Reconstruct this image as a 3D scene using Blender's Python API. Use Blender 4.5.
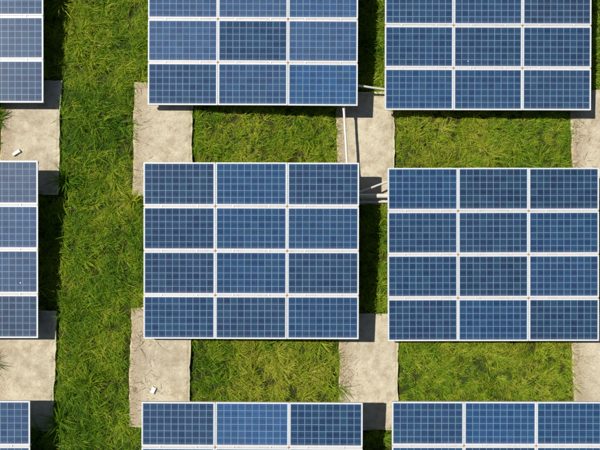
import bpy, bmesh, math, random
import numpy as np
from mathutils import Vector, Matrix, Euler

random.seed(7)
rng = np.random.default_rng(11)
R = math.radians

# ------------------------------------------------------------------ camera, sky, sun, exposure
scene = bpy.context.scene
COL = scene.collection
for o in list(bpy.data.objects):
    bpy.data.objects.remove(o)

cam_data = bpy.data.cameras.new('camera')
cam_data.sensor_width = 36.0
cam_data.lens = 42.0
cam_data.clip_start = 0.5
cam_data.clip_end = 2000.0
cam = bpy.data.objects.new('camera', cam_data)
cam.matrix_world = (Matrix.Translation((0, 0, 17.0)) @ Matrix.Rotation(0.0737, 4, 'X')
                    @ Matrix.Rotation(0.0012, 4, 'Z'))
COL.objects.link(cam)
scene.camera = cam

TO_SUN = Vector((-0.62, 0.187, 1.0)).normalized()
world = bpy.data.worlds.new('World')
scene.world = world
world.use_nodes = True
wn, wl = world.node_tree.nodes, world.node_tree.links
wn.clear()
sky = wn.new('ShaderNodeTexSky')
sky.sky_type = 'NISHITA'
sky.sun_disc = False
sky.sun_elevation = math.asin(TO_SUN.z)
sky.sun_rotation = math.atan2(TO_SUN.x, TO_SUN.y)
bg = wn.new('ShaderNodeBackground')
bg.inputs['Strength'].default_value = 0.05
wo = wn.new('ShaderNodeOutputWorld')
wl.new(sky.outputs[0], bg.inputs[0])
wl.new(bg.outputs[0], wo.inputs[0])

sun_data = bpy.data.lights.new('sun', 'SUN')
sun_data.energy = 5.0
sun_data.angle = R(0.5)
sun_data.color = (1.0, 0.955, 0.88)
sun = bpy.data.objects.new('sun', sun_data)
sun.rotation_euler = TO_SUN.to_track_quat('Z', 'Y').to_euler()
COL.objects.link(sun)

scene.render.engine = 'CYCLES'
scene.view_settings.view_transform = 'Standard'
scene.view_settings.look = 'None'
scene.view_settings.gamma = 1.0
scene.view_settings.exposure = 0.2
scene.view_settings.use_curve_mapping = False


# ------------------------------------------------------------------ helpers
def link(o, parent=None):
    COL.objects.link(o)
    if parent is not None:
        o.parent = parent
    return o


def obj(name, mesh, mat=None, parent=None, loc=(0, 0, 0), rot=(0, 0, 0)):
    if mat is not None and not mesh.materials:
        mesh.materials.append(mat)
    o = bpy.data.objects.new(name, mesh)
    o.location = loc
    o.rotation_euler = rot
    return link(o, parent)


def thing(name, label, cat, loc=(0, 0, 0), rot=(0, 0, 0), group=None):
    o = bpy.data.objects.new(name, None)
    o.empty_display_size = 0.2
    o.location = loc
    o.rotation_euler = rot
    link(o)
    return tag(o, label, cat, group)


def tag(o, label=None, cat=None, group=None, kind=None):
    if label: o['label'] = label
    if cat: o['category'] = cat
    if group: o['group'] = group
    if kind: o['kind'] = kind
    return o


def mesh_from(bm, name, smooth=False):
    me = bpy.data.meshes.new(name)
    bm.normal_update()
    bm.to_mesh(me)
    bm.free()
    if smooth:
        me.polygons.foreach_set('use_smooth', [True] * len(me.polygons))
    return me


def add_box(bm, x0, x1, y0, y1, z0, z1):
    v = [bm.verts.new(p) for p in ((x0, y0, z0), (x1, y0, z0), (x1, y1, z0), (x0, y1, z0),
                                   (x0, y0, z1), (x1, y0, z1), (x1, y1, z1), (x0, y1, z1))]
    fs = []
    for f in ((0, 3, 2, 1), (4, 5, 6, 7), (0, 1, 5, 4), (1, 2, 6, 5), (2, 3, 7, 6), (3, 0, 4, 7)):
        fs.append(bm.faces.new([v[i] for i in f]))
    return v, fs


def box_mesh(name, sx, sy, sz, bevel=0.0, z0=None):
    bm = bmesh.new()
    z0 = -sz / 2 if z0 is None else z0
    add_box(bm, -sx / 2, sx / 2, -sy / 2, sy / 2, z0, z0 + sz)
    if bevel:
        bmesh.ops.bevel(bm, geom=bm.edges[:], offset=bevel, segments=1, affect='EDGES')
    return mesh_from(bm, name)


def tube_mesh(name, pts, rad, seg=10, caps=True):
    """tube along a polyline; rad may be a number or a list"""
    pts = [Vector(p) for p in pts]
    rr = rad if isinstance(rad, (list, tuple)) else [rad] * len(pts)
    bm = bmesh.new()
    rings = []
    for i, p in enumerate(pts):
        t = (pts[min(i + 1, len(pts) - 1)] - pts[max(i - 1, 0)]).normalized()
        up = Vector((0, 0, 1)) if abs(t.z) < 0.9 else Vector((1, 0, 0))
        s = t.cross(up).normalized()
        u = s.cross(t).normalized()
        rings.append([bm.verts.new(p + rr[i] * (math.cos(a) * s + math.sin(a) * u))
                      for a in [2 * math.pi * k / seg for k in range(seg)]])
    for a, b in zip(rings, rings[1:]):
        for k in range(seg):
            bm.faces.new((a[k], a[(k + 1) % seg], b[(k + 1) % seg], b[k]))
    if caps:
        bm.faces.new(rings[0][::-1])
        bm.faces.new(rings[-1])
    bmesh.ops.recalc_face_normals(bm, faces=bm.faces[:])
    me = mesh_from(bm, name, True)
    return me


# ------------------------------------------------------------------ materials
class NT:
    """small node-tree writer"""
    def __init__(self, name):
        self.m = bpy.data.materials.new(name)
        self.m.use_nodes = True
        self.t = self.m.node_tree
        self.t.nodes.clear()
        self.out = self.t.nodes.new('ShaderNodeOutputMaterial')

    def n(self, kind, ins=None, **props):
        nd = self.t.nodes.new(kind)
        for k, v in props.items():
            setattr(nd, k, v)
        for k, v in (ins or {}).items():
            s = nd.inputs[k]
            if isinstance(v, bpy.types.NodeSocket):
                self.t.links.new(v, s)
            else:
                s.default_value = v
        return nd

    def math(self, op, a, b=0.0, c=0.0, clamp=False):
        return self.n('ShaderNodeMath', {0: a, 1: b, 2: c}, operation=op, use_clamp=clamp).outputs[0]

    def mix(self, f, a, b, blend='MIX'):
        return self.n('ShaderNodeMix', {0: f, 6: a, 7: b}, data_type='RGBA', blend_type=blend).outputs[2]

    def noise(self, vec, scale, detail=4.0, rough=0.55, out=0):
        ins = {'Scale': scale, 'Detail': detail, 'Roughness': rough}
        if vec is not None:
            ins['Vector'] = vec
        return self.n('ShaderNodeTexNoise', ins).outputs[out]

    def ramp(self, f, stops, interp='LINEAR'):
        nd = self.n('ShaderNodeValToRGB', {0: f})
        cr = nd.color_ramp
        cr.interpolation = interp
        while len(cr.elements) < len(stops):
            cr.elements.new(0.5)
        for e, (p, c) in zip(cr.elements, stops):
            e.position = p
            e.color = c if len(c) == 4 else (*c, 1)
        return nd.outputs[0]

    def smooth(self, v, lo, hi):
        return self.n('ShaderNodeMapRange', {0: v, 1: lo, 2: hi, 3: 0.0, 4: 1.0},
                      interpolation_type='SMOOTHSTEP').outputs[0]

    def principled(self, **ins):
        nd = self.n('ShaderNodeBsdfPrincipled', {k.replace('_', ' '): v for k, v in ins.items()})
        self.t.links.new(nd.outputs[0], self.out.inputs[0])
        return nd


def grey(v):
    return (v, v, v, 1)


def mat_metal(name, col, rough=0.45, metallic=0.0, dirt=(0.30, 0.25, 0.18, 1), amount=0.35):
    w = NT(name)
    tc = w.n('ShaderNodeTexCoord').outputs['Object']
    n1 = w.noise(tc, 9.0, 6.0, 0.6)
    n2 = w.noise(tc, 60.0, 3.0)
    f = w.math('MULTIPLY', w.smooth(n1, 0.48, 0.75), amount)
    c = w.mix(f, (*col, 1), dirt)
    c = w.mix(w.math('MULTIPLY', n2, 0.18), c, grey(0.35))
    w.principled(Base_Color=c, Roughness=w.math('MULTIPLY_ADD', n1, 0.25, rough - 0.1), Metallic=metallic)
    return w.m


M_FRAME = mat_metal('anodised_aluminium', (0.60, 0.605, 0.61), 0.42, 0.0, amount=0.25)
M_PURLIN = mat_metal('galvanised_purlin', (0.52, 0.48, 0.45), 0.5, 0.0, (0.34, 0.22, 0.17, 1), 0.55)
M_STEEL = mat_metal('galvanised_steel', (0.52, 0.53, 0.54), 0.5, 0.2, (0.25, 0.16, 0.10, 1), 0.5)
M_PIPE = mat_metal('painted_pipe', (0.60, 0.58, 0.52), 0.5, 0.0, (0.32, 0.28, 0.2, 1), 0.4)
M_RUST = mat_metal('rusty_bolt', (0.33, 0.17, 0.07), 0.8, 0.0, (0.16, 0.12, 0.06, 1), 0.6)
M_CLAMP = mat_metal('clamp_grey', (0.60, 0.59, 0.58), 0.5, 0.2, (0.25, 0.2, 0.15, 1), 0.5)
M_BACK = mat_metal('back_sheet', (0.7, 0.7, 0.7), 0.6, 0.0, amount=0.2)
M_BLACK = mat_metal('black_plastic', (0.02, 0.02, 0.02), 0.5, 0.0, amount=0.1)
M_WHITE = mat_metal('white_block', (0.66, 0.65, 0.62), 0.8, 0.0, (0.5, 0.42, 0.3, 1), 0.35)

PW, PH, GX, GY = 1.65, 0.992, 0.010, 0.0348
FR = 0.028                       # visible width of the frame
CW, CH = PW - 2 * FR, PH - 2 * FR


def mat_cells():
    """polycrystalline cells under glass: 10 x 6 grid, object x/y in metres from the panel centre.
    Object colour: r = dusty film, with sun glare painted in on the left tables, g = blue shift of the cells, b = individual pattern offset"""
    w = NT('solar_cells')
    tc = w.n('ShaderNodeTexCoord').outputs['Object']
    info = w.n('ShaderNodeObjectInfo')
    par = w.n('ShaderNodeSeparateColor', {0: info.outputs['Color']})
    dust_glare_fac, blue, off = par.outputs[0], par.outputs[1], par.outputs[2]
    xyz = w.n('ShaderNodeSeparateXYZ', {0: tc})
    mar = 0.006
    px, py = (CW - 2 * mar) / 10, (CH - 2 * mar) / 6
    u = w.math('DIVIDE', w.math('ADD', xyz.outputs[0], CW / 2 - mar), px)
    v = w.math('DIVIDE', w.math('ADD', xyz.outputs[1], CH / 2 - mar), py)
    iu, iv = w.math('FLOOR', u), w.math('FLOOR', v)
    fu, fv = w.math('FRACT', u), w.math('FRACT', v)

    def edge(fr, pitch):         # distance in metres to the nearest cell border
        return w.math('MULTIPLY', w.math('SUBTRACT', 0.5, w.math('ABSOLUTE', w.math('SUBTRACT', fr, 0.5))), pitch)
    du, dv = edge(fu, px), edge(fv, py)
    line = w.math('SUBTRACT', 1.0, w.smooth(w.math('MINIMUM', du, dv), 0.0035, 0.0105))
    # border strip of white back sheet outside the cell field
    outx = w.math('GREATER_THAN', w.math('ABSOLUTE', w.math('SUBTRACT', u, 5.0)), 5.0)
    outy = w.math('GREATER_THAN', w.math('ABSOLUTE', w.math('SUBTRACT', v, 3.0)), 3.0)
    border = w.math('MAXIMUM', outx, outy)
    # two bus bars per cell
    bb = w.math('ABSOLUTE', w.math('SUBTRACT', w.math('FRACT', w.math('ADD', w.math('MULTIPLY', fv, 2.0), 0.0)), 0.5))
    bus = w.math('SUBTRACT', 1.0, w.smooth(bb, 0.012, 0.05))
    cellid = w.n('ShaderNodeCombineXYZ', {0: iu, 1: iv, 2: w.math('MULTIPLY', off, 97.0)}).outputs[0]
    wn_ = w.n('ShaderNodeTexWhiteNoise', {0: cellid}, noise_dimensions='3D')
    rnd = wn_.outputs[0]
    rs = w.n('ShaderNodeSeparateColor', {0: wn_.outputs[1]})
    shift = w.n('ShaderNodeVectorMath', {0: tc, 1: w.n('ShaderNodeCombineXYZ', {2: w.math('MULTIPLY', off, 31.0)}).outputs[0]},
                operation='ADD').outputs[0]
    # crystal grain
    grain = w.n('ShaderNodeTexVoronoi', {'Vector': shift, 'Scale': 55.0}, feature='F1')
    gv = w.n('ShaderNodeSeparateColor', {0: grain.outputs['Color']}).outputs[0]
    cloud = w.noise(shift, 2.2, 3.0)
    t = w.math('ADD', w.math('MULTIPLY', rnd, 0.60), w.math('MULTIPLY', gv, 0.40))
    dark = w.mix(blue, (0.006, 0.020, 0.052, 1), (0.007, 0.050, 0.150, 1))
    lite = w.mix(blue, (0.015, 0.047, 0.098, 1), (0.018, 0.088, 0.220, 1))
    c = w.mix(t, dark, lite)
    c = w.mix(w.math('MULTIPLY', rs.outputs[1], 0.14), c, (0.035, 0.040, 0.12, 1))   # violet cast of some cells
    c = w.mix(w.math('MULTIPLY', w.smooth(rs.outputs[2], 0.6, 1.0), 0.35), c, (0.020, 0.070, 0.115, 1))
    c = w.mix(w.math('MULTIPLY', bus, 0.09), c, (0.50, 0.60, 0.72, 1))
    c = w.mix(w.math('MULTIPLY', line, w.math('MULTIPLY_ADD', cloud, 0.5, 0.36)), c, (0.19, 0.30, 0.43, 1))
    c = w.mix(border, c, (0.20, 0.30, 0.44, 1))
    # dusty film that also carries painted glare, thicker towards the low edge of each panel, and a few droppings
    d1 = w.noise(shift, 5.0, 6.0, 0.65)
    streak = w.noise(w.n('ShaderNodeMapping', {'Vector': shift, 'Scale': (22.0, 1.5, 1.0)}).outputs[0], 1.0, 4.0)
    low = w.smooth(xyz.outputs[1], -CH / 2 + 0.10, -CH / 2)
    d = w.math('MULTIPLY', dust_glare_fac, w.math('MULTIPLY_ADD', d1, 0.9, 0.45))
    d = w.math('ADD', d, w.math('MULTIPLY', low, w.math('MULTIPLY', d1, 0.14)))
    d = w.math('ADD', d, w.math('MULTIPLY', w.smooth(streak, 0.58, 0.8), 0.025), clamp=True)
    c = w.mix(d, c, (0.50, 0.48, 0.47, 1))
    spot = w.n('ShaderNodeTexVoronoi', {'Vector': shift, 'Scale': 2.1, 'Randomness': 1.0}, feature='F1')
    spr = w.n('ShaderNodeSeparateColor', {0: spot.outputs['Color']}).outputs[0]
    sp = w.math('MULTIPLY', w.math('LESS_THAN', spot.outputs['Distance'], 0.03), w.math('GREATER_THAN', spr, 0.88))
    c = w.mix(sp, c, (0.6, 0.58, 0.52, 1))
    w.principled(Base_Color=c, Roughness=w.math('MULTIPLY_ADD', d, 0.4, 0.30), IOR=1.45,
                 Specular_IOR_Level=0.07)
    return w.m


M_CELLS = mat_cells()


def mat_concrete():
    w = NT('weathered_concrete')
    geo = w.n('ShaderNodeNewGeometry')
    tc = geo.outputs['Position']
    oc = w.n('ShaderNodeTexCoord').outputs['Object']
    big = w.noise(tc, 0.9, 5.0, 0.6)
    mid = w.noise(tc, 4.5, 8.0, 0.68)
    fine = w.noise(tc, 32.0, 7.0, 0.75)
    c = w.ramp(big, [(0.28, (0.34, 0.295, 0.212)), (0.5, (0.455, 0.405, 0.298)), (0.72, (0.53, 0.482, 0.365))])
    c = w.mix(w.math('MULTIPLY', w.smooth(mid, 0.47, 0.64), 0.62), c, (0.30, 0.23, 0.14, 1))   # brown stains
    c = w.mix(w.math('MULTIPLY', w.smooth(fine, 0.46, 0.3), 0.5), c, (0.62, 0.56, 0.42, 1))
    c = w.mix(w.math('MULTIPLY', w.smooth(mid, 0.46, 0.32), 0.65), c, (0.60, 0.53, 0.38, 1))      # worn pale
    c = w.mix(w.math('MULTIPLY', w.smooth(fine, 0.50, 0.68), 0.7), c, (0.22, 0.175, 0.11, 1))
    # moss and pale mortar along the rim of the slab (object space: slab is 1.42 x 2.78)
    xyz = w.n('ShaderNodeSeparateXYZ', {0: oc})
    ex = w.math('SUBTRACT', 0.71, w.math('ABSOLUTE', xyz.outputs[0]))
    ey = w.math('SUBTRACT', 1.39, w.math('ABSOLUTE', xyz.outputs[1]))
    e = w.math('MINIMUM', ex, ey)
    e = w.math('ADD', e, w.math('MULTIPLY', w.math('SUBTRACT', mid, 0.5), 0.12))
    rim = w.math('SUBTRACT', 1.0, w.smooth(e, 0.01, 0.055))
    c = w.mix(w.math('MULTIPLY', rim, 0.7), c, (0.60, 0.545, 0.34, 1))
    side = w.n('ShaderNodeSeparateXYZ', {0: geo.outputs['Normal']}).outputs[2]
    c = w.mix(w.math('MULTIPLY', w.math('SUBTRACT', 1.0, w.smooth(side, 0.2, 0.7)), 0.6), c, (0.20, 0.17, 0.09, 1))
    # litter stains creeping in from the long west side
    ws = w.smooth(w.math('ADD', xyz.outputs[0], w.math('MULTIPLY', w.math('SUBTRACT', mid, 0.5), 0.9)), -0.28, -0.68)
    c = w.mix(w.math('MULTIPLY', ws, w.math('MULTIPLY_ADD', w.smooth(fine, 0.4, 0.65), 0.5, 0.25)), c, (0.23, 0.155, 0.085, 1))
    # hair cracks
    vo = w.n('ShaderNodeTexVoronoi', {'Vector': w.mix(0.12, tc, w.noise(tc, 3.0, 4.0, 0.6, 1)), 'Scale': 1.1},
             feature='DISTANCE_TO_EDGE')
    crack = w.math('MULTIPLY', w.math('SUBTRACT', 1.0, w.smooth(vo.outputs[0], 0.002, 0.010)), w.smooth(big, 0.56, 0.68))
    c = w.mix(w.math('MULTIPLY', crack, 0.55), c, (0.16, 0.12, 0.08, 1))
    h = w.math('ADD', w.math('MULTIPLY', mid, 0.6), w.math('MULTIPLY', fine, 0.4))
    h = w.math('SUBTRACT', h, w.math('MULTIPLY', crack, 0.4))
    b = w.n('ShaderNodeBump', {'Strength': 0.55, 'Distance': 0.02, 'Height': h})
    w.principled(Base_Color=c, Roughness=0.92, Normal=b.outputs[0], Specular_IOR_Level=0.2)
    return w.m


M_CONC = mat_concrete()


def mat_soil():
    w = NT('soil_and_thatch')
    tc = w.n('ShaderNodeNewGeometry').outputs['Position']
    n1 = w.noise(tc, 0.35, 6.0, 0.6)
    n2 = w.noise(tc, 14.0, 6.0, 0.7)
    c = w.ramp(n2, [(0.3, (0.020, 0.018, 0.006)), (0.55, (0.045, 0.050, 0.010)), (0.8, (0.085, 0.085, 0.016))])
    c = w.mix(w.smooth(n1, 0.4, 0.62), c, w.ramp(n2, [(0.3, (0.018, 0.028, 0.006)), (0.7, (0.07, 0.10, 0.018))]))
    b = w.n('ShaderNodeBump', {'Strength': 0.8, 'Distance': 0.05, 'Height': n2})
    w.principled(Base_Color=c, Roughness=0.95, Normal=b.outputs[0], Specular_IOR_Level=0.1)
    return w.m


M_SOIL = mat_soil()


def mat_leaf(name, stops, trans=0.35):
    """blade colour from the 'tint' attribute (0 deep green .. 1 straw)"""
    w = NT(name)
    at = w.n('ShaderNodeAttribute', attribute_name='tint')
    al = w.n('ShaderNodeAttribute', attribute_name='along')
    c = w.ramp(at.outputs['Fac'], stops)
    c = w.mix(w.math('MULTIPLY', w.smooth(al.outputs['Fac'], 0.8, 1.0), 0.15), c, (0.30, 0.28, 0.05, 1))
    p = w.principled(Base_Color=c, Roughness=0.5, Specular_IOR_Level=0.2)
    tr = w.n('ShaderNodeBsdfTranslucent', {0: w.mix(0.5, c, (0.30, 0.38, 0.02, 1))})
    mx = w.n('ShaderNodeMixShader', {0: trans, 1: p.outputs[0], 2: tr.outputs[0]})
    w.t.links.new(mx.outputs[0], w.out.inputs[0])
    return w.m


M_GRASS = mat_leaf('grass_blades', [
    (0.0, (0.030, 0.105, 0.008)), (0.28, (0.100, 0.230, 0.010)), (0.52, (0.245, 0.385, 0.015)),
    (0.74, (0.420, 0.470, 0.026)), (0.90, (0.50, 0.44, 0.09)), (1.0, (0.54, 0.45, 0.18))], 0.45)
M_DRY = mat_leaf('dry_stems', [(0.0, (0.20, 0.14, 0.075)), (0.5, (0.32, 0.24, 0.14)), (1.0, (0.46, 0.38, 0.24))], 0.1)

# ------------------------------------------------------------------ ground
KX = np.array([-400.0, -12.0, -5.0, -2.9, -1.0, 1.0, 4.0, 7.0, 12.0, 400.0])
KZ = np.array([0.30, 0.30, 0.26, 0.25, 0.10, -0.11, -0.14, -0.21, -0.24, -0.24])


def gz(x, y):
    return np.interp(x, KX, KZ) + 0.02 * np.sin(x * 2.3 + 1.0) * np.sin(y * 1.9)


def spaced(near, step, far):
    a = list(np.arange(-near, near + 1e-6, step))
    v, s = near, step
    out = []
    while v < far:
        s *= 1.35
        v += s
        out.append(v)
    return np.array([-t for t in out[::-1]] + a + out)


gx, gy = spaced(12.0, 0.25, 380.0), spaced(11.0, 0.25, 380.0)
X, Y = np.meshgrid(gx, gy)
Z = gz(X, Y)
nx, ny = len(gx), len(gy)
verts = np.stack([X.ravel(), Y.ravel(), Z.ravel()], 1)
faces = [(j * nx + i, j * nx + i + 1, (j + 1) * nx + i + 1, (j + 1) * nx + i) for j in range(ny - 1) for i in range(nx - 1)]
me = bpy.data.meshes.new('ground')
me.from_pydata(verts.tolist(), [], faces)
me.polygons.foreach_set('use_smooth', [True] * len(me.polygons))
tag(obj('ground', me, M_SOIL), 'dark soil under the grass between the solar tables', kind='structure')

# ------------------------------------------------------------------ concrete slabs
PADW, PADL = 1.42, 2.78
PADS = [  # centre x, centre y, top z, label
    (-6.50, 3.35, 0.36, 'concrete slab at the upper left, with a small white block lying on it'),
    (-6.47, -2.20, 0.36, 'concrete slab at the lower left edge, with dark spiky grass on its left side'),
    (-3.31, 3.32, 0.34, 'concrete slab right of the grass aisle, between the upper and middle centre tables'),
    (-3.29, -2.13, 0.34, 'concrete slab right of the grass aisle, stained brown, with a small white block on it'),
    (1.61, 3.17, -0.03, 'concrete slab crossed by a thin pipe and its dark shadow'),
    (1.65, -2.27, -0.03, 'bare concrete slab between the lower ends of the centre and right middle tables'),
    (7.43, 3.27, -0.12, 'concrete slab cut by the right edge, between the upper and middle right tables'),
    (7.31, -2.27, -0.12, 'concrete slab cut by the right edge, between the middle and lower right tables'),
]


def slab_mesh(seed):
    r = random.Random(seed)
    nxs, nys = 18, 34
    bm = bmesh.new()
    hx, hy = PADW / 2, PADL / 2
    ph = [r.uniform(0, 6.3) for _ in range(8)]

    def jig(t, k):
        return 0.010 * math.sin(t * 3.1 + ph[k]) + 0.006 * math.sin(t * 9.7 + ph[k + 4]) + r.uniform(-0.009, 0.009)
    top = []
    for j in range(nys + 1):
        row = []
        for i in range(nxs + 1):
            x, y = -hx + PADW * i / nxs, -hy + PADL * j / nys
            if i == 0: x += jig(y, 0)
            if i == nxs: x += jig(y, 1)
            if j == 0: y += jig(x, 2)
            if j == nys: y += jig(x, 3)
            rim = i in (0, nxs) or j in (0, nys)
            z = -0.012 - abs(r.gauss(0, 0.006)) if rim else r.gauss(0, 0.0012)
            row.append(bm.verts.new((x, y, z)))
        top.append(row)
    for j in range(nys):
        for i in range(nxs):
            bm.faces.new((top[j][i], top[j][i + 1], top[j + 1][i + 1], top[j + 1][i]))
    ring = ([top[0][i] for i in range(nxs + 1)] + [top[j][nxs] for j in range(1, nys + 1)]
            + [top[nys][i] for i in range(nxs - 1, -1, -1)] + [top[j][0] for j in range(nys - 1, 0, -1)])
    low = [bm.verts.new((v.co.x * 1.012, v.co.y * 1.006, -0.34)) for v in ring]
    for a in range(len(ring)):
        b = (a + 1) % len(ring)
        bm.faces.new((ring[b], ring[a], low[a], low[b]))
    bm.faces.new(low[::-1])
    # a narrow inner row close to the rim gives a worn, rounded arris
    return mesh_from(bm, 'concrete_slab')


for k, (x, y, z, lab) in enumerate(PADS):
    o = obj('concrete_slab', slab_mesh(k + 3), M_CONC, None, (x, y, z), (0, 0, R(random.uniform(-0.25, 0.25))))
    tag(o, lab, 'concrete slab', 'concrete footing slabs of the solar tables')

# ------------------------------------------------------------------ solar tables
TILT = 0.08
PITX, PITY = PW + GX, PH + GY
TW, TH = 3 * PW + 2 * GX, 4 * PH + 3 * GY


def frame_mesh():
    bm = bmesh.new()
    hx, hy, d = PW / 2, PH / 2, 0.038
    add_box(bm, -hx, hx, -hy, -hy + FR, -d, 0)
    add_box(bm, -hx, hx, hy - FR, hy, -d, 0)
    add_box(bm, -hx, -hx + FR, -hy + FR, hy - FR, -d, -0.0004)
    add_box(bm, hx - FR, hx, -hy + FR, hy - FR, -d, -0.0004)
    return mesh_from(bm, 'panel_frame')


FRAME = frame_mesh()
GLASS = box_mesh('cell_sheet', CW, CH, 0.005)
JBOX = box_mesh('junction_box', 0.12, 0.10, 0.025, 0.004)


def purlin_mesh():
    bm = bmesh.new()
    add_box(bm, -TW / 2 + 0.005, TW / 2 - 0.005, -0.031, 0.031, -0.025, 0.025)
    add_box(bm, -TW / 2 + 0.006, TW / 2 - 0.006, -GY / 2 + 0.003, GY / 2 - 0.003, 0.0245, 0.053)
    return mesh_from(bm, 'purlin')


PURL = purlin_mesh()
PURL_END = box_mesh('purlin', TW - 0.01, 0.062, 0.05, 0.003)
RAFT = box_mesh('rafter', 0.08, TH - 0.5, 0.08, 0.004)
CLAMP = box_mesh('clamp', 0.04, GY + 0.012, 0.006, 0.002)
PLATE = box_mesh('base_plate', 0.15, 0.15, 0.012, 0.002)


def bolt_mesh():
    bm = bmesh.new()
    bmesh.ops.create_cone(bm, cap_ends=True, segments=6, radius1=0.017, radius2=0.014, depth=0.016)
    add_box(bm, -0.024, 0.024, -0.016, 0.016, -0.012, -0.004)
    return mesh_from(bm, 'joint_bolt')


BOLT = bolt_mesh()


def pad_top(x, y):
    for cx, cy, z, _ in PADS:
        if abs(x - cx) < PADW / 2 + 0.05 and abs(y - cy) < PADL / 2 + 0.05:
            return z
    return float(gz(x, y)) + 0.04


# name, x, y, z of the table centre, yaw, lean, label, film of dirt and painted glare, blue, special panels {(col,row): (film, blue)}
TABLES = [
    (-1.127, 0.594, 0.848, -0.001, 0.002, 'whole blue solar table in the centre of the picture, twelve panels', 0.016, 0.28, {}),
    (4.548, 0.526, 0.536, 0.003, 0.000, 'whole dark blue solar table at the middle right, twelve panels', 0.010, 0.15, {}),
    (-1.119, 6.081, 0.833, -0.003, 0.000, 'solar table cut by the top edge at the centre, one corner panel brighter blue', 0.016, 0.35,
     {(2, 3): (0.03, 1.0), (1, 3): (0.04, 0.45), (2, 2): (0.05, 0.55), (0, 2): (0.06, 0.6), (0, 1): (0.06, 0.7), (1, 1): (0.06, 0.6), (2, 1): (0.05, 0.8), (0, 3): (0.02, 0.25)}),
    (4.525, 6.039, 0.548, -0.001, -0.001, 'dark blue solar table cut by the top edge at the right', 0.018, 0.25, {(0, 1): (0.02, 0.4), (1, 1): (0.02, 0.45)}),
    (-8.546, 6.120, 0.907, 0.000, 0.000, 'dusty solar table cut by the upper left corner, greyed by painted sun glare', 0.05, 0.35, {}),  # extra film greys the cells in place of sun glare
    (-8.510, 0.617, 0.912, 0.000, 0.001, 'dusty solar table at the left edge, halfway down, greyed by painted sun glare', 0.08, 0.30, {(2, 3): (0.07, 0.2)}),  # same painted glare, mixed into the film colour
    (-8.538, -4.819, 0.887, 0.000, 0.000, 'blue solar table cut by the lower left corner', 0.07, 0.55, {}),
    (-1.077, -4.849, 0.863, -0.003, 0.006, 'solar table cut by the bottom edge at the centre', 0.035, 0.35, {(1, 0): (0.03, 0.75), (2, 0): (0.01, 0.2)}),
    (4.604, -4.893, 0.507, 0.000, 0.000, 'dark blue solar table cut by the bottom edge at the right', 0.012, 0.22, {(1, 0): (0.015, 0.55), (2, 0): (0.01, 0.4)}),
]
TABLE_RECTS = []
for (tx, ty, tz, yaw, lean, lab, dust_glare, blue, special) in TABLES:
    rot = Matrix.Rotation(yaw, 4, 'Z') @ Matrix.Rotation(-lean, 4, 'Y') @ Matrix.Rotation(TILT, 4, 'X')
    eul = rot.to_euler()
    base_z = float(gz(tx, ty))
    t = thing('solar_table', lab, 'solar panels', (tx, ty, base_z), (0, 0, 0), 'ground mounted solar tables')
    TABLE_RECTS.append((tx, ty))
    O = Vector((0, 0, tz - base_z))

    def put(name, mesh, mat, lx, ly, lz, parent=t, rz=0.0):
        p = O + (rot @ Vector((lx, ly, lz)))
        return obj(name, mesh, mat, parent, p, (rot @ Matrix.Rotation(rz, 4, 'Z')).to_euler())
    for row in range(4):
        for c in range(3):
            lx = (c - 1) * PITX + random.uniform(-0.0015, 0.0015)
            ly = (1.5 - row) * PITY + random.uniform(-0.002, 0.002)
            fr = put('solar_panel', FRAME, M_FRAME, lx, ly, random.uniform(-0.001, 0.001), rz=random.gauss(0, 0.0006))
            g = obj('cell_sheet', GLASS, M_CELLS, fr, (0, 0, -0.0065))
            d_, b_ = special.get((c, row), (dust_glare, blue))
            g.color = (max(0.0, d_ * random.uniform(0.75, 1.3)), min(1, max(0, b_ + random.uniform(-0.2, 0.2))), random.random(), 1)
            obj('junction_box', JBOX, M_BLACK, fr, (0, PH / 2 - 0.18, -0.022))
    for k in range(5):                                        # purlins under the row joints
        ly = (2 - k) * PITY
        if k == 0: ly -= 0.05
        if k == 4: ly += 0.05
        put('purlin', PURL if 0 < k < 4 else PURL_END, M_PURLIN, 0, ly, -0.038 - 0.025 - (0.0 if 0 < k < 4 else 0.001))
        if 0 < k < 4:
            for c in range(3):
                for q in (-0.25, 0.25):
                    put('clamp', CLAMP, M_CLAMP, (c - 1) * PITX + q * PW + random.uniform(-0.01, 0.01), ly, 0.001)
            for c in (-0.5, 0.5):
                put('joint_bolt', BOLT, M_RUST, c * PITX, ly, -0.002)
    # columns of the posts stand on the slabs
    left = {True: -8.546 - 2.03, False: None}
    if tx < -5: xs = (-1.55, 1.75)
    elif tx < 2: xs = (-1.85, 2.30)
    else: xs = (-2.27, 2.36)
    for px_ in xs:
        put('rafter', RAFT, M_STEEL, px_, 0, -0.038 - 0.05 - 0.042)
        for py_ in (-1.60, 1.45):
            p = rot @ Vector((px_, py_, -0.168))
            wx, wy, wz = tx + p.x, ty + p.y, tz + p.z
            zb = pad_top(wx, wy) + 0.012
            h = max(0.06, wz - zb)
            bm = bmesh.new()
            bmesh.ops.create_cone(bm, cap_ends=True, segments=12, radius1=0.045, radius2=0.045, depth=h)
            bmesh.ops.translate(bm, verts=bm.verts[:], vec=(0, 0, h / 2))
            post = obj('post', mesh_from(bm, 'post', False), M_STEEL, t, (p.x, p.y, zb - base_z))
            obj('base_plate', PLATE, M_STEEL, post, (0, 0, -0.005))


# ------------------------------------------------------------------ pipes between the tables
def pipe(name, pts, rad, mat, label, cat, group=None):
    base = Vector(pts[0])
    me_ = tube_mesh(name, [Vector(p) - base for p in pts], rad)
    return tag(obj(name, me_, mat, None, base), label, cat, group)


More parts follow.
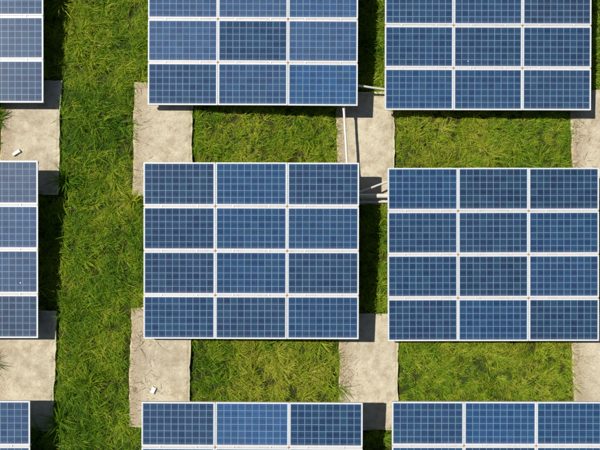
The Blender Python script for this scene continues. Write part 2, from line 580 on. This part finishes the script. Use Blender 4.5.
def coupled_pipe(name, a, b, rad, mat, label, cat, at=(0.3, 0.7)):
    a, b = Vector(a), Vector(b)
    t = thing(name, label, cat, a)
    d = b - a
    n_ = 14
    side = d.normalized().cross(Vector((0, 0, 1)))
    pts = [d * (k / n_) + Vector((0, 0, -0.004 * math.sin(math.pi * k / n_))) + side * 0.0015 * math.sin(k * 1.3) for k in range(n_ + 1)]
    obj('tube', tube_mesh('tube', pts, rad), mat, t)
    for f in at:
        c = d * f + Vector((0, 0, -0.004 * math.sin(math.pi * f)))
        u = d.normalized() * 0.035
        obj('coupling', tube_mesh('coupling', [c - u, c + u], rad * 1.22), mat, t)
    return t


coupled_pipe('conduit_pipe', (1.020, 4.45, 0.50), (1.135, 2.40, 0.50), 0.029, M_PIPE,
             'thin white pipe running from the top centre table to the centre table', 'pipe', (0.22, 0.93))
coupled_pipe('conduit_pipe', (1.10, 4.61, 0.53), (2.55, 4.50, 0.17), 0.027, M_PIPE,
             'slanting white pipe bridging the gap between the two upper tables', 'pipe', (0.1, 0.9))
coupled_pipe('beam_pipe', (1.00, 1.945, 0.13), (2.60, 1.962, 0.13), 0.056, M_PIPE,
             'thick white pipe lying low across the gap beside the centre table', 'pipe', (0.05, 0.95))
coupled_pipe('conduit_pipe', (1.00, 1.805, 0.06), (2.60, 1.825, 0.06), 0.026, M_PIPE,
             'thin pale pipe just below the thick pipe beside the centre table', 'pipe', (0.05, 0.95))
coupled_pipe('brace_pipe', (1.30, 1.965, 0.50), (2.25, 2.33, 0.33), 0.024, M_PIPE,
             'thin diagonal strut above the thick pipe in the gap', 'strut', (0.05, 0.95))


# ------------------------------------------------------------------ white blocks on the slabs
def block_mesh(sx, sy, sz, seed, taper=1.0):
    r = random.Random(seed)
    bm = bmesh.new()
    vs, _ = add_box(bm, -sx / 2, sx / 2, -sy / 2, sy / 2, 0, sz)
    for v in vs:
        if v.co.x < 0: v.co.y *= taper
    bmesh.ops.subdivide_edges(bm, edges=bm.edges[:], cuts=2, use_grid_fill=True)
    for v in bm.verts:
        v.co += Vector((r.uniform(-1, 1), r.uniform(-1, 1), r.uniform(-1, 0.6) if v.co.z > 0.01 else 0)) * 0.005
    bmesh.ops.bevel(bm, geom=[e for e in bm.edges if e.calc_face_angle(0) > 0.8], offset=0.006, segments=1, affect='EDGES')
    return mesh_from(bm, 'white_block')


tag(obj('white_block', block_mesh(0.19, 0.085, 0.055, 1, 0.75), M_WHITE, None, (-6.80, 2.955, 0.358), (0, 0, R(33))),
    'small white wedge-shaped block lying on the upper left slab', 'block')
tag(obj('white_block', block_mesh(0.15, 0.10, 0.05, 2), M_WHITE, None, (-3.43, -2.655, 0.338), (0, 0, R(66))),
    'small white block lying on the stained slab below the centre table', 'block')


# ------------------------------------------------------------------ grass
def fbm(x, y, seed, scale):
    r = np.random.default_rng(seed)
    v = np.zeros_like(x)
    amp, tot = 1.0, 0.0
    for o in range(4):
        for _ in range(3):
            a, p = r.uniform(0, 6.28), r.uniform(0, 6.28)
            v += amp * np.sin((x * math.cos(a) + y * math.sin(a)) * scale * (1.9 ** o) * r.uniform(0.8, 1.25) + p) / 3
        tot += amp
        amp *= 0.62
    return v / tot


def blades(bx, by, bz, az, L, th0, bend, wid, tint, name, mat, side=0.0, roll=None):
    """numpy builder: each blade is an arching ribbon of 7 vertices"""
    n = len(bx)
    ts = np.array([0.0, 0.36, 0.70, 1.0])
    r = np.zeros(n)
    h = np.zeros(n)
    cx, cy = np.cos(az), np.sin(az)
    V = np.zeros((n, 7, 3))
    wprof = (0.75, 1.0, 0.72, 0.0)
    prev = 0.0
    k = 0
    sway = rng.normal(0, 0.12, n)
    tilt_ = rng.normal(0, 0.45, n) if roll is None else roll
    for i, t in enumerate(ts):
        if i:
            ang = th0 + bend * (prev + t) / 2
            r = r + np.sin(ang) * L * (t - prev)
            h = h + np.cos(ang) * L * (t - prev)
        lat = sway * L * t * t
        px = bx + cx * r - cy * lat
        py = by + sx_(cy, r) + cx * lat
        pz = bz + h
        prev = t
        w_ = wid * wprof[i] / 2
        wx, wy, wz = -cy * w_ * np.cos(tilt_), cx * w_ * np.cos(tilt_), w_ * np.sin(tilt_)
        if i < 3:
            V[:, k] = np.stack([px - wx, py - wy, pz - wz], 1)
            V[:, k + 1] = np.stack([px + wx, py + wy, pz + wz], 1)
            k += 2
        else:
            V[:, 6] = np.stack([px, py, pz], 1)
    me_ = bpy.data.meshes.new(name)
    me_.vertices.add(n * 7)
    me_.vertices.foreach_set('co', V.astype(np.float32).ravel())
    loops = np.array([0, 1, 3, 2, 2, 3, 5, 4, 4, 5, 6])
    idx = (np.arange(n)[:, None] * 7 + loops[None]).ravel()
    me_.loops.add(len(idx))
    me_.loops.foreach_set('vertex_index', idx.astype(np.int32))
    me_.polygons.add(n * 3)
    st = (np.arange(n)[:, None] * 11 + np.array([0, 4, 8])[None]).ravel()
    me_.polygons.foreach_set('loop_start', st.astype(np.int32))
    me_.polygons.foreach_set('use_smooth', np.ones(n * 3, bool))
    me_.update(calc_edges=True)
    a = me_.attributes.new('tint', 'FLOAT', 'POINT')
    a.data.foreach_set('value', np.repeat(np.clip(tint, 0, 1), 7).astype(np.float32))
    a = me_.attributes.new('along', 'FLOAT', 'POINT')
    a.data.foreach_set('value', np.tile(np.array([0, 0, .36, .36, .7, .7, 1.0]), n).astype(np.float32))
    me_.materials.append(mat)
    return me_


def sx_(c, r):
    return c * r


def in_pad(x, y, m):
    k = np.zeros(len(x), bool)
    for cx, cy, z, _ in PADS:
        mm = np.where(x < cx, np.minimum(m, (-0.035 if cx > 0 else 0.0) + 0.10 * fbm(x, y, 55, 4.0)), m)
        k |= (np.abs(x - cx) < PADW / 2 + mm) & (np.abs(y - cy) < PADL / 2 + m)
    return k


def under_table(x, y, m):
    k = np.zeros(len(x), bool)
    for tx, ty in TABLE_RECTS:
        k |= (np.abs(x - tx) < TW / 2 - m) & (np.abs(y - ty) < TH / 2 - m)
    return k


def lawn():
    NC = 46000                                    # tufts
    x = rng.uniform(-11.2, 11.2, NC)
    y = rng.uniform(-8.0, 9.5, NC)
    inside = (np.abs(x) < 8.2) & (y > -5.0) & (y < 7.8)
    und = under_table(x, y, 0.35)
    keep = ~in_pad(x, y, 0.015)
    keep &= np.where(inside, True, rng.random(NC) < 0.22)
    keep &= np.where(und, rng.random(NC) < 0.14, True)
    gap = fbm(x, y, 5, 5.0)
    keep &= rng.random(NC) < np.clip(1.0 + 1.2 * (gap + 0.3), 0.45, 1)
    x, y, und = x[keep], y[keep], und[keep]
    n = len(x)
    lush = fbm(x, y, 21, 1.7)
    dry = fbm(x, y, 8, 1.15) + 0.5 * fbm(x, y, 9, 3.1)
    for (cx, cy, cr, amt) in ((-0.9, -2.4, 0.9, 0.9), (0.4, -2.2, 0.7, 0.6), (-1.3, 3.5, 0.9, 0.8), (3.7, 3.6, 1.2, 0.5),
                              (4.4, -2.3, 1.3, 0.4), (-4.3, 1.9, 0.5, 0.9), (-5.0, 6.0, 0.9, 0.6), (-4.6, -1.6, 0.8, 0.4),
                              (-2.35, -2.2, 0.45, -1.0), (-5.3, 3.3, 0.8, -0.7), (-5.4, -3.3, 0.7, -0.6), (2.5, -2.2, 0.3, -0.4),
                              (-2.3, 4.0, 0.4, -0.8), (-4.4, 3.4, 0.6, -0.3)):
        dry += amt * np.exp(-((x - cx) ** 2 + (y - cy) ** 2) / cr ** 2)
    # the patches between the tables are more yellow than the aisle
    between = ((x > -2.5) & (x < 6.8)).astype(float)
    size = np.clip(0.200 + 0.080 * lush + 0.10 * fbm(x, y, 34, 5.0) + rng.normal(0, 0.045, n) - 0.035 * between, 0.10, 0.42)
    # scattered taller tufts, most of them along the shaded west side of the aisle and at the slab edges
    edge = np.clip(1 - np.abs(x + 5.45) / 0.5, 0, 1)
    tall = rng.random(n) < (0.035 + 0.16 * edge) * np.clip(1 + 2.2 * fbm(x, y, 61, 4.0), 0, 3)
    size = np.where(tall & ~und, size * rng.uniform(1.35, 1.9, n), size)
    size = np.minimum(size, 0.45)
    size = np.where(und, size * 0.6, size)
    tint = np.where(tall, -0.04, 0.0) + 0.42 + 0.28 * dry + 0.17 * fbm(x, y, 33, 6.0) + 0.08 * between + rng.normal(0, 0.13, n)
    per = 22
    bx = np.repeat(x, per) + rng.normal(0, 0.028, n * per)
    by = np.repeat(y, per) + rng.normal(0, 0.028, n * per)
    # neighbouring tufts flop the same way, so whole clumps catch or lose the sun
    flow = 5.0 * fbm(x, y, 71, 3.4) + 1.5 * fbm(x, y, 72, 8.0)
    az = np.repeat(flow, per) + rng.normal(0, 1.0, n * per)
    L = np.repeat(size, per) * rng.uniform(0.55, 1.35, n * per)
    # keep roots off the slabs and long leaves below the panels
    ok = ~in_pad(bx, by, 0.0)
    bx, by, az, L = bx[ok], by[ok], az[ok], L[ok]
    tb = np.repeat(tint, per)[ok] + rng.normal(0, 0.15, ok.sum())
    tb = np.clip(tb, 0, 0.82)
    dead = rng.random(ok.sum()) < 0.010
    tb = np.where(dead, rng.uniform(0.85, 1.0, ok.sum()), tb)
    m = len(bx)
    th0 = rng.uniform(0.15, 0.9, m)
    bend = rng.uniform(0.5, 1.7, m)
    wid = np.clip(rng.normal(0.0095, 0.0028, m), 0.0045, 0.020) * (0.6 + 1.6 * L)
    bz = gz(bx, by) - 0.01
    me_ = blades(bx, by, bz, az, L, th0, bend, wid, tb, 'grass', M_GRASS)
    tag(obj('grass', me_), 'lush green grass growing in the aisle and between the solar tables', 'grass', kind='stuff')
    return m


NB = lawn()
print('blades', NB)


# ------------------------------------------------------------------ tussocks one can pick out
def tussock(x, y, z, n, L, label, tint=0.35, spread=(0.25, 0.8), width=0.014, group='grass tussocks at the slab edges', az0=None, azs=1.0):
    az = rng.uniform(0, 2 * math.pi, n) if az0 is None else rng.normal(az0, azs, n)
    me_ = blades(rng.normal(0, 0.035, n), rng.normal(0, 0.035, n), np.zeros(n), az, L * rng.uniform(0.6, 1.15, n),
                 rng.uniform(*spread, n), rng.uniform(0.4, 1.1, n), np.clip(rng.normal(width, width * 0.25, n), 0.005, 0.05),
                 tint + rng.normal(0, 0.08, n), 'grass_tussock', M_GRASS)
    tag(obj('grass_tussock', me_, None, None, (x, y, z)), label, 'grass tussock', group)


tussock(-7.28, 3.78, 0.29, 60, 0.48, 'spiky dark grass tussock at the left edge of the upper left slab', 0.12, (0.4, 1.0), 0.013)
tussock(-7.24, -2.02, 0.29, 70, 0.46, 'dark spiky grass tussock at the left edge of the lower left slab', 0.08, (0.4, 1.0), 0.012)
tussock(-4.02, 1.80, 0.24, 60, 0.42, 'bright yellow-green tussock at the bottom left corner of the slab above the centre table', 0.68, (0.2, 0.8), 0.016)
tussock(-5.62, 2.30, 0.26, 34, 0.58, 'long-leaved grass tussock in the shadow beside the left middle table', 0.2, (0.2, 0.8), 0.024)
tussock(-5.60, -3.42, 0.26, 44, 0.55, 'long-leaved grass tussock in the shadow beside the lower left table', 0.22, (0.2, 0.8), 0.024)


# ------------------------------------------------------------------ dry creeper stems on the slabs
def creeper(x0, x1, y0, y1, z, n, label, inward=1):
    """dead stems lying on a slab, growing in from its west or east edge"""
    r = random.Random(int(abs(x0 * 1000)) + int(abs(y0 * 100)))
    bm = bmesh.new()
    lay = bm.verts.layers.float.new('tint')
    for k in range(n):
        y = r.uniform(y0, y1)
        x = x0 if inward > 0 else x1
        x += abs(r.gauss(0, 0.4)) * (x1 - x0)
        if math.sin(y * 5.1 + x0) + 0.6 * math.sin(y * 11.7) < r.uniform(-1.2, 0.9): continue
        a = r.uniform(-math.pi, math.pi) if r.random() < 0.6 else r.gauss(0, 0.8)
        if r.random() < 0.45: continue
        ln = abs(r.gauss(0.05, 0.11)) + 0.03
        seg = 7
        w = r.uniform(0.002, 0.006)
        t = r.random()
        prev = None
        px, py = x, y
        z0 = z + r.uniform(0.006, 0.014)
        lift = r.uniform(0.0, 0.05) if r.random() < 0.5 else 0.0
        for s in range(seg + 1):
            f = s / seg
            a += r.gauss(0, 0.14)
            zz = z0 + lift * math.sin(math.pi * f)
            ww = w * (1 - 0.8 * f)
            dx, dy = -math.sin(a) * ww, math.cos(a) * ww
            q = [bm.verts.new((px - dx, py - dy, zz)), bm.verts.new((px, py, zz + ww)), bm.verts.new((px + dx, py + dy, zz))]
            for v in q: v[lay] = t
            if prev:
                bm.faces.new((prev[0], q[0], q[1], prev[1]))
                bm.faces.new((prev[1], q[1], q[2], prev[2]))
            prev = q
            px += math.cos(a) * ln / seg
            py += math.sin(a) * ln / seg
            if not (x0 - 0.03 < px < x1 + 0.03) or not (y0 - 0.1 < py < y1 + 0.1):
                break
    for k in range(n * 2):                              # crumbled leaves
        y = r.uniform(y0, y1)
        x = x0 + abs(r.gauss(0, 0.45)) * (x1 - x0)
        if math.sin(y * 5.1 + x0) + 0.6 * math.sin(y * 11.7) < r.uniform(-1.2, 0.9): continue
        a, u = r.uniform(0, 6.3), r.uniform(0.004, 0.013)
        t = r.random()
        q = [bm.verts.new((x + u * f * math.cos(a + b), y + u * f * math.sin(a + b), z + r.uniform(0.004, 0.014)))
             for b, f in ((0, 1.2), (1.5, 0.5), (3.1, 1.0), (4.7, 0.6))]
        for v in q: v[lay] = t
        bm.faces.new(q)
    me_ = mesh_from(bm, 'dry_creeper')
    me_.materials.append(M_DRY)
    o = obj('dry_creeper', me_)
    tag(o, label, 'dry stems', 'dry creepers on the slabs')


creeper(-4.01, -3.5, 2.0, 4.6, 0.34, 150, 'dry brown stems along the left edge of the slab above the centre table')
creeper(-3.99, -3.2, -3.4, -0.8, 0.34, 380, 'thick dry brown stems along the left edge of the stained slab')
creeper(0.95, 1.45, -3.3, -0.95, -0.03, 380, 'dry brown stems along the left edge of the bare slab')
creeper(6.73, 7.25, 2.0, 4.5, -0.12, 280, 'dry brown stems on the upper slab at the right edge')
creeper(6.61, 7.0, -3.4, -0.95, -0.12, 150, 'dry brown stems on the lower slab at the right edge')
creeper(0.91, 1.2, 2.0, 4.3, -0.03, 110, 'dry brown stems beside the thin pipe on its slab')
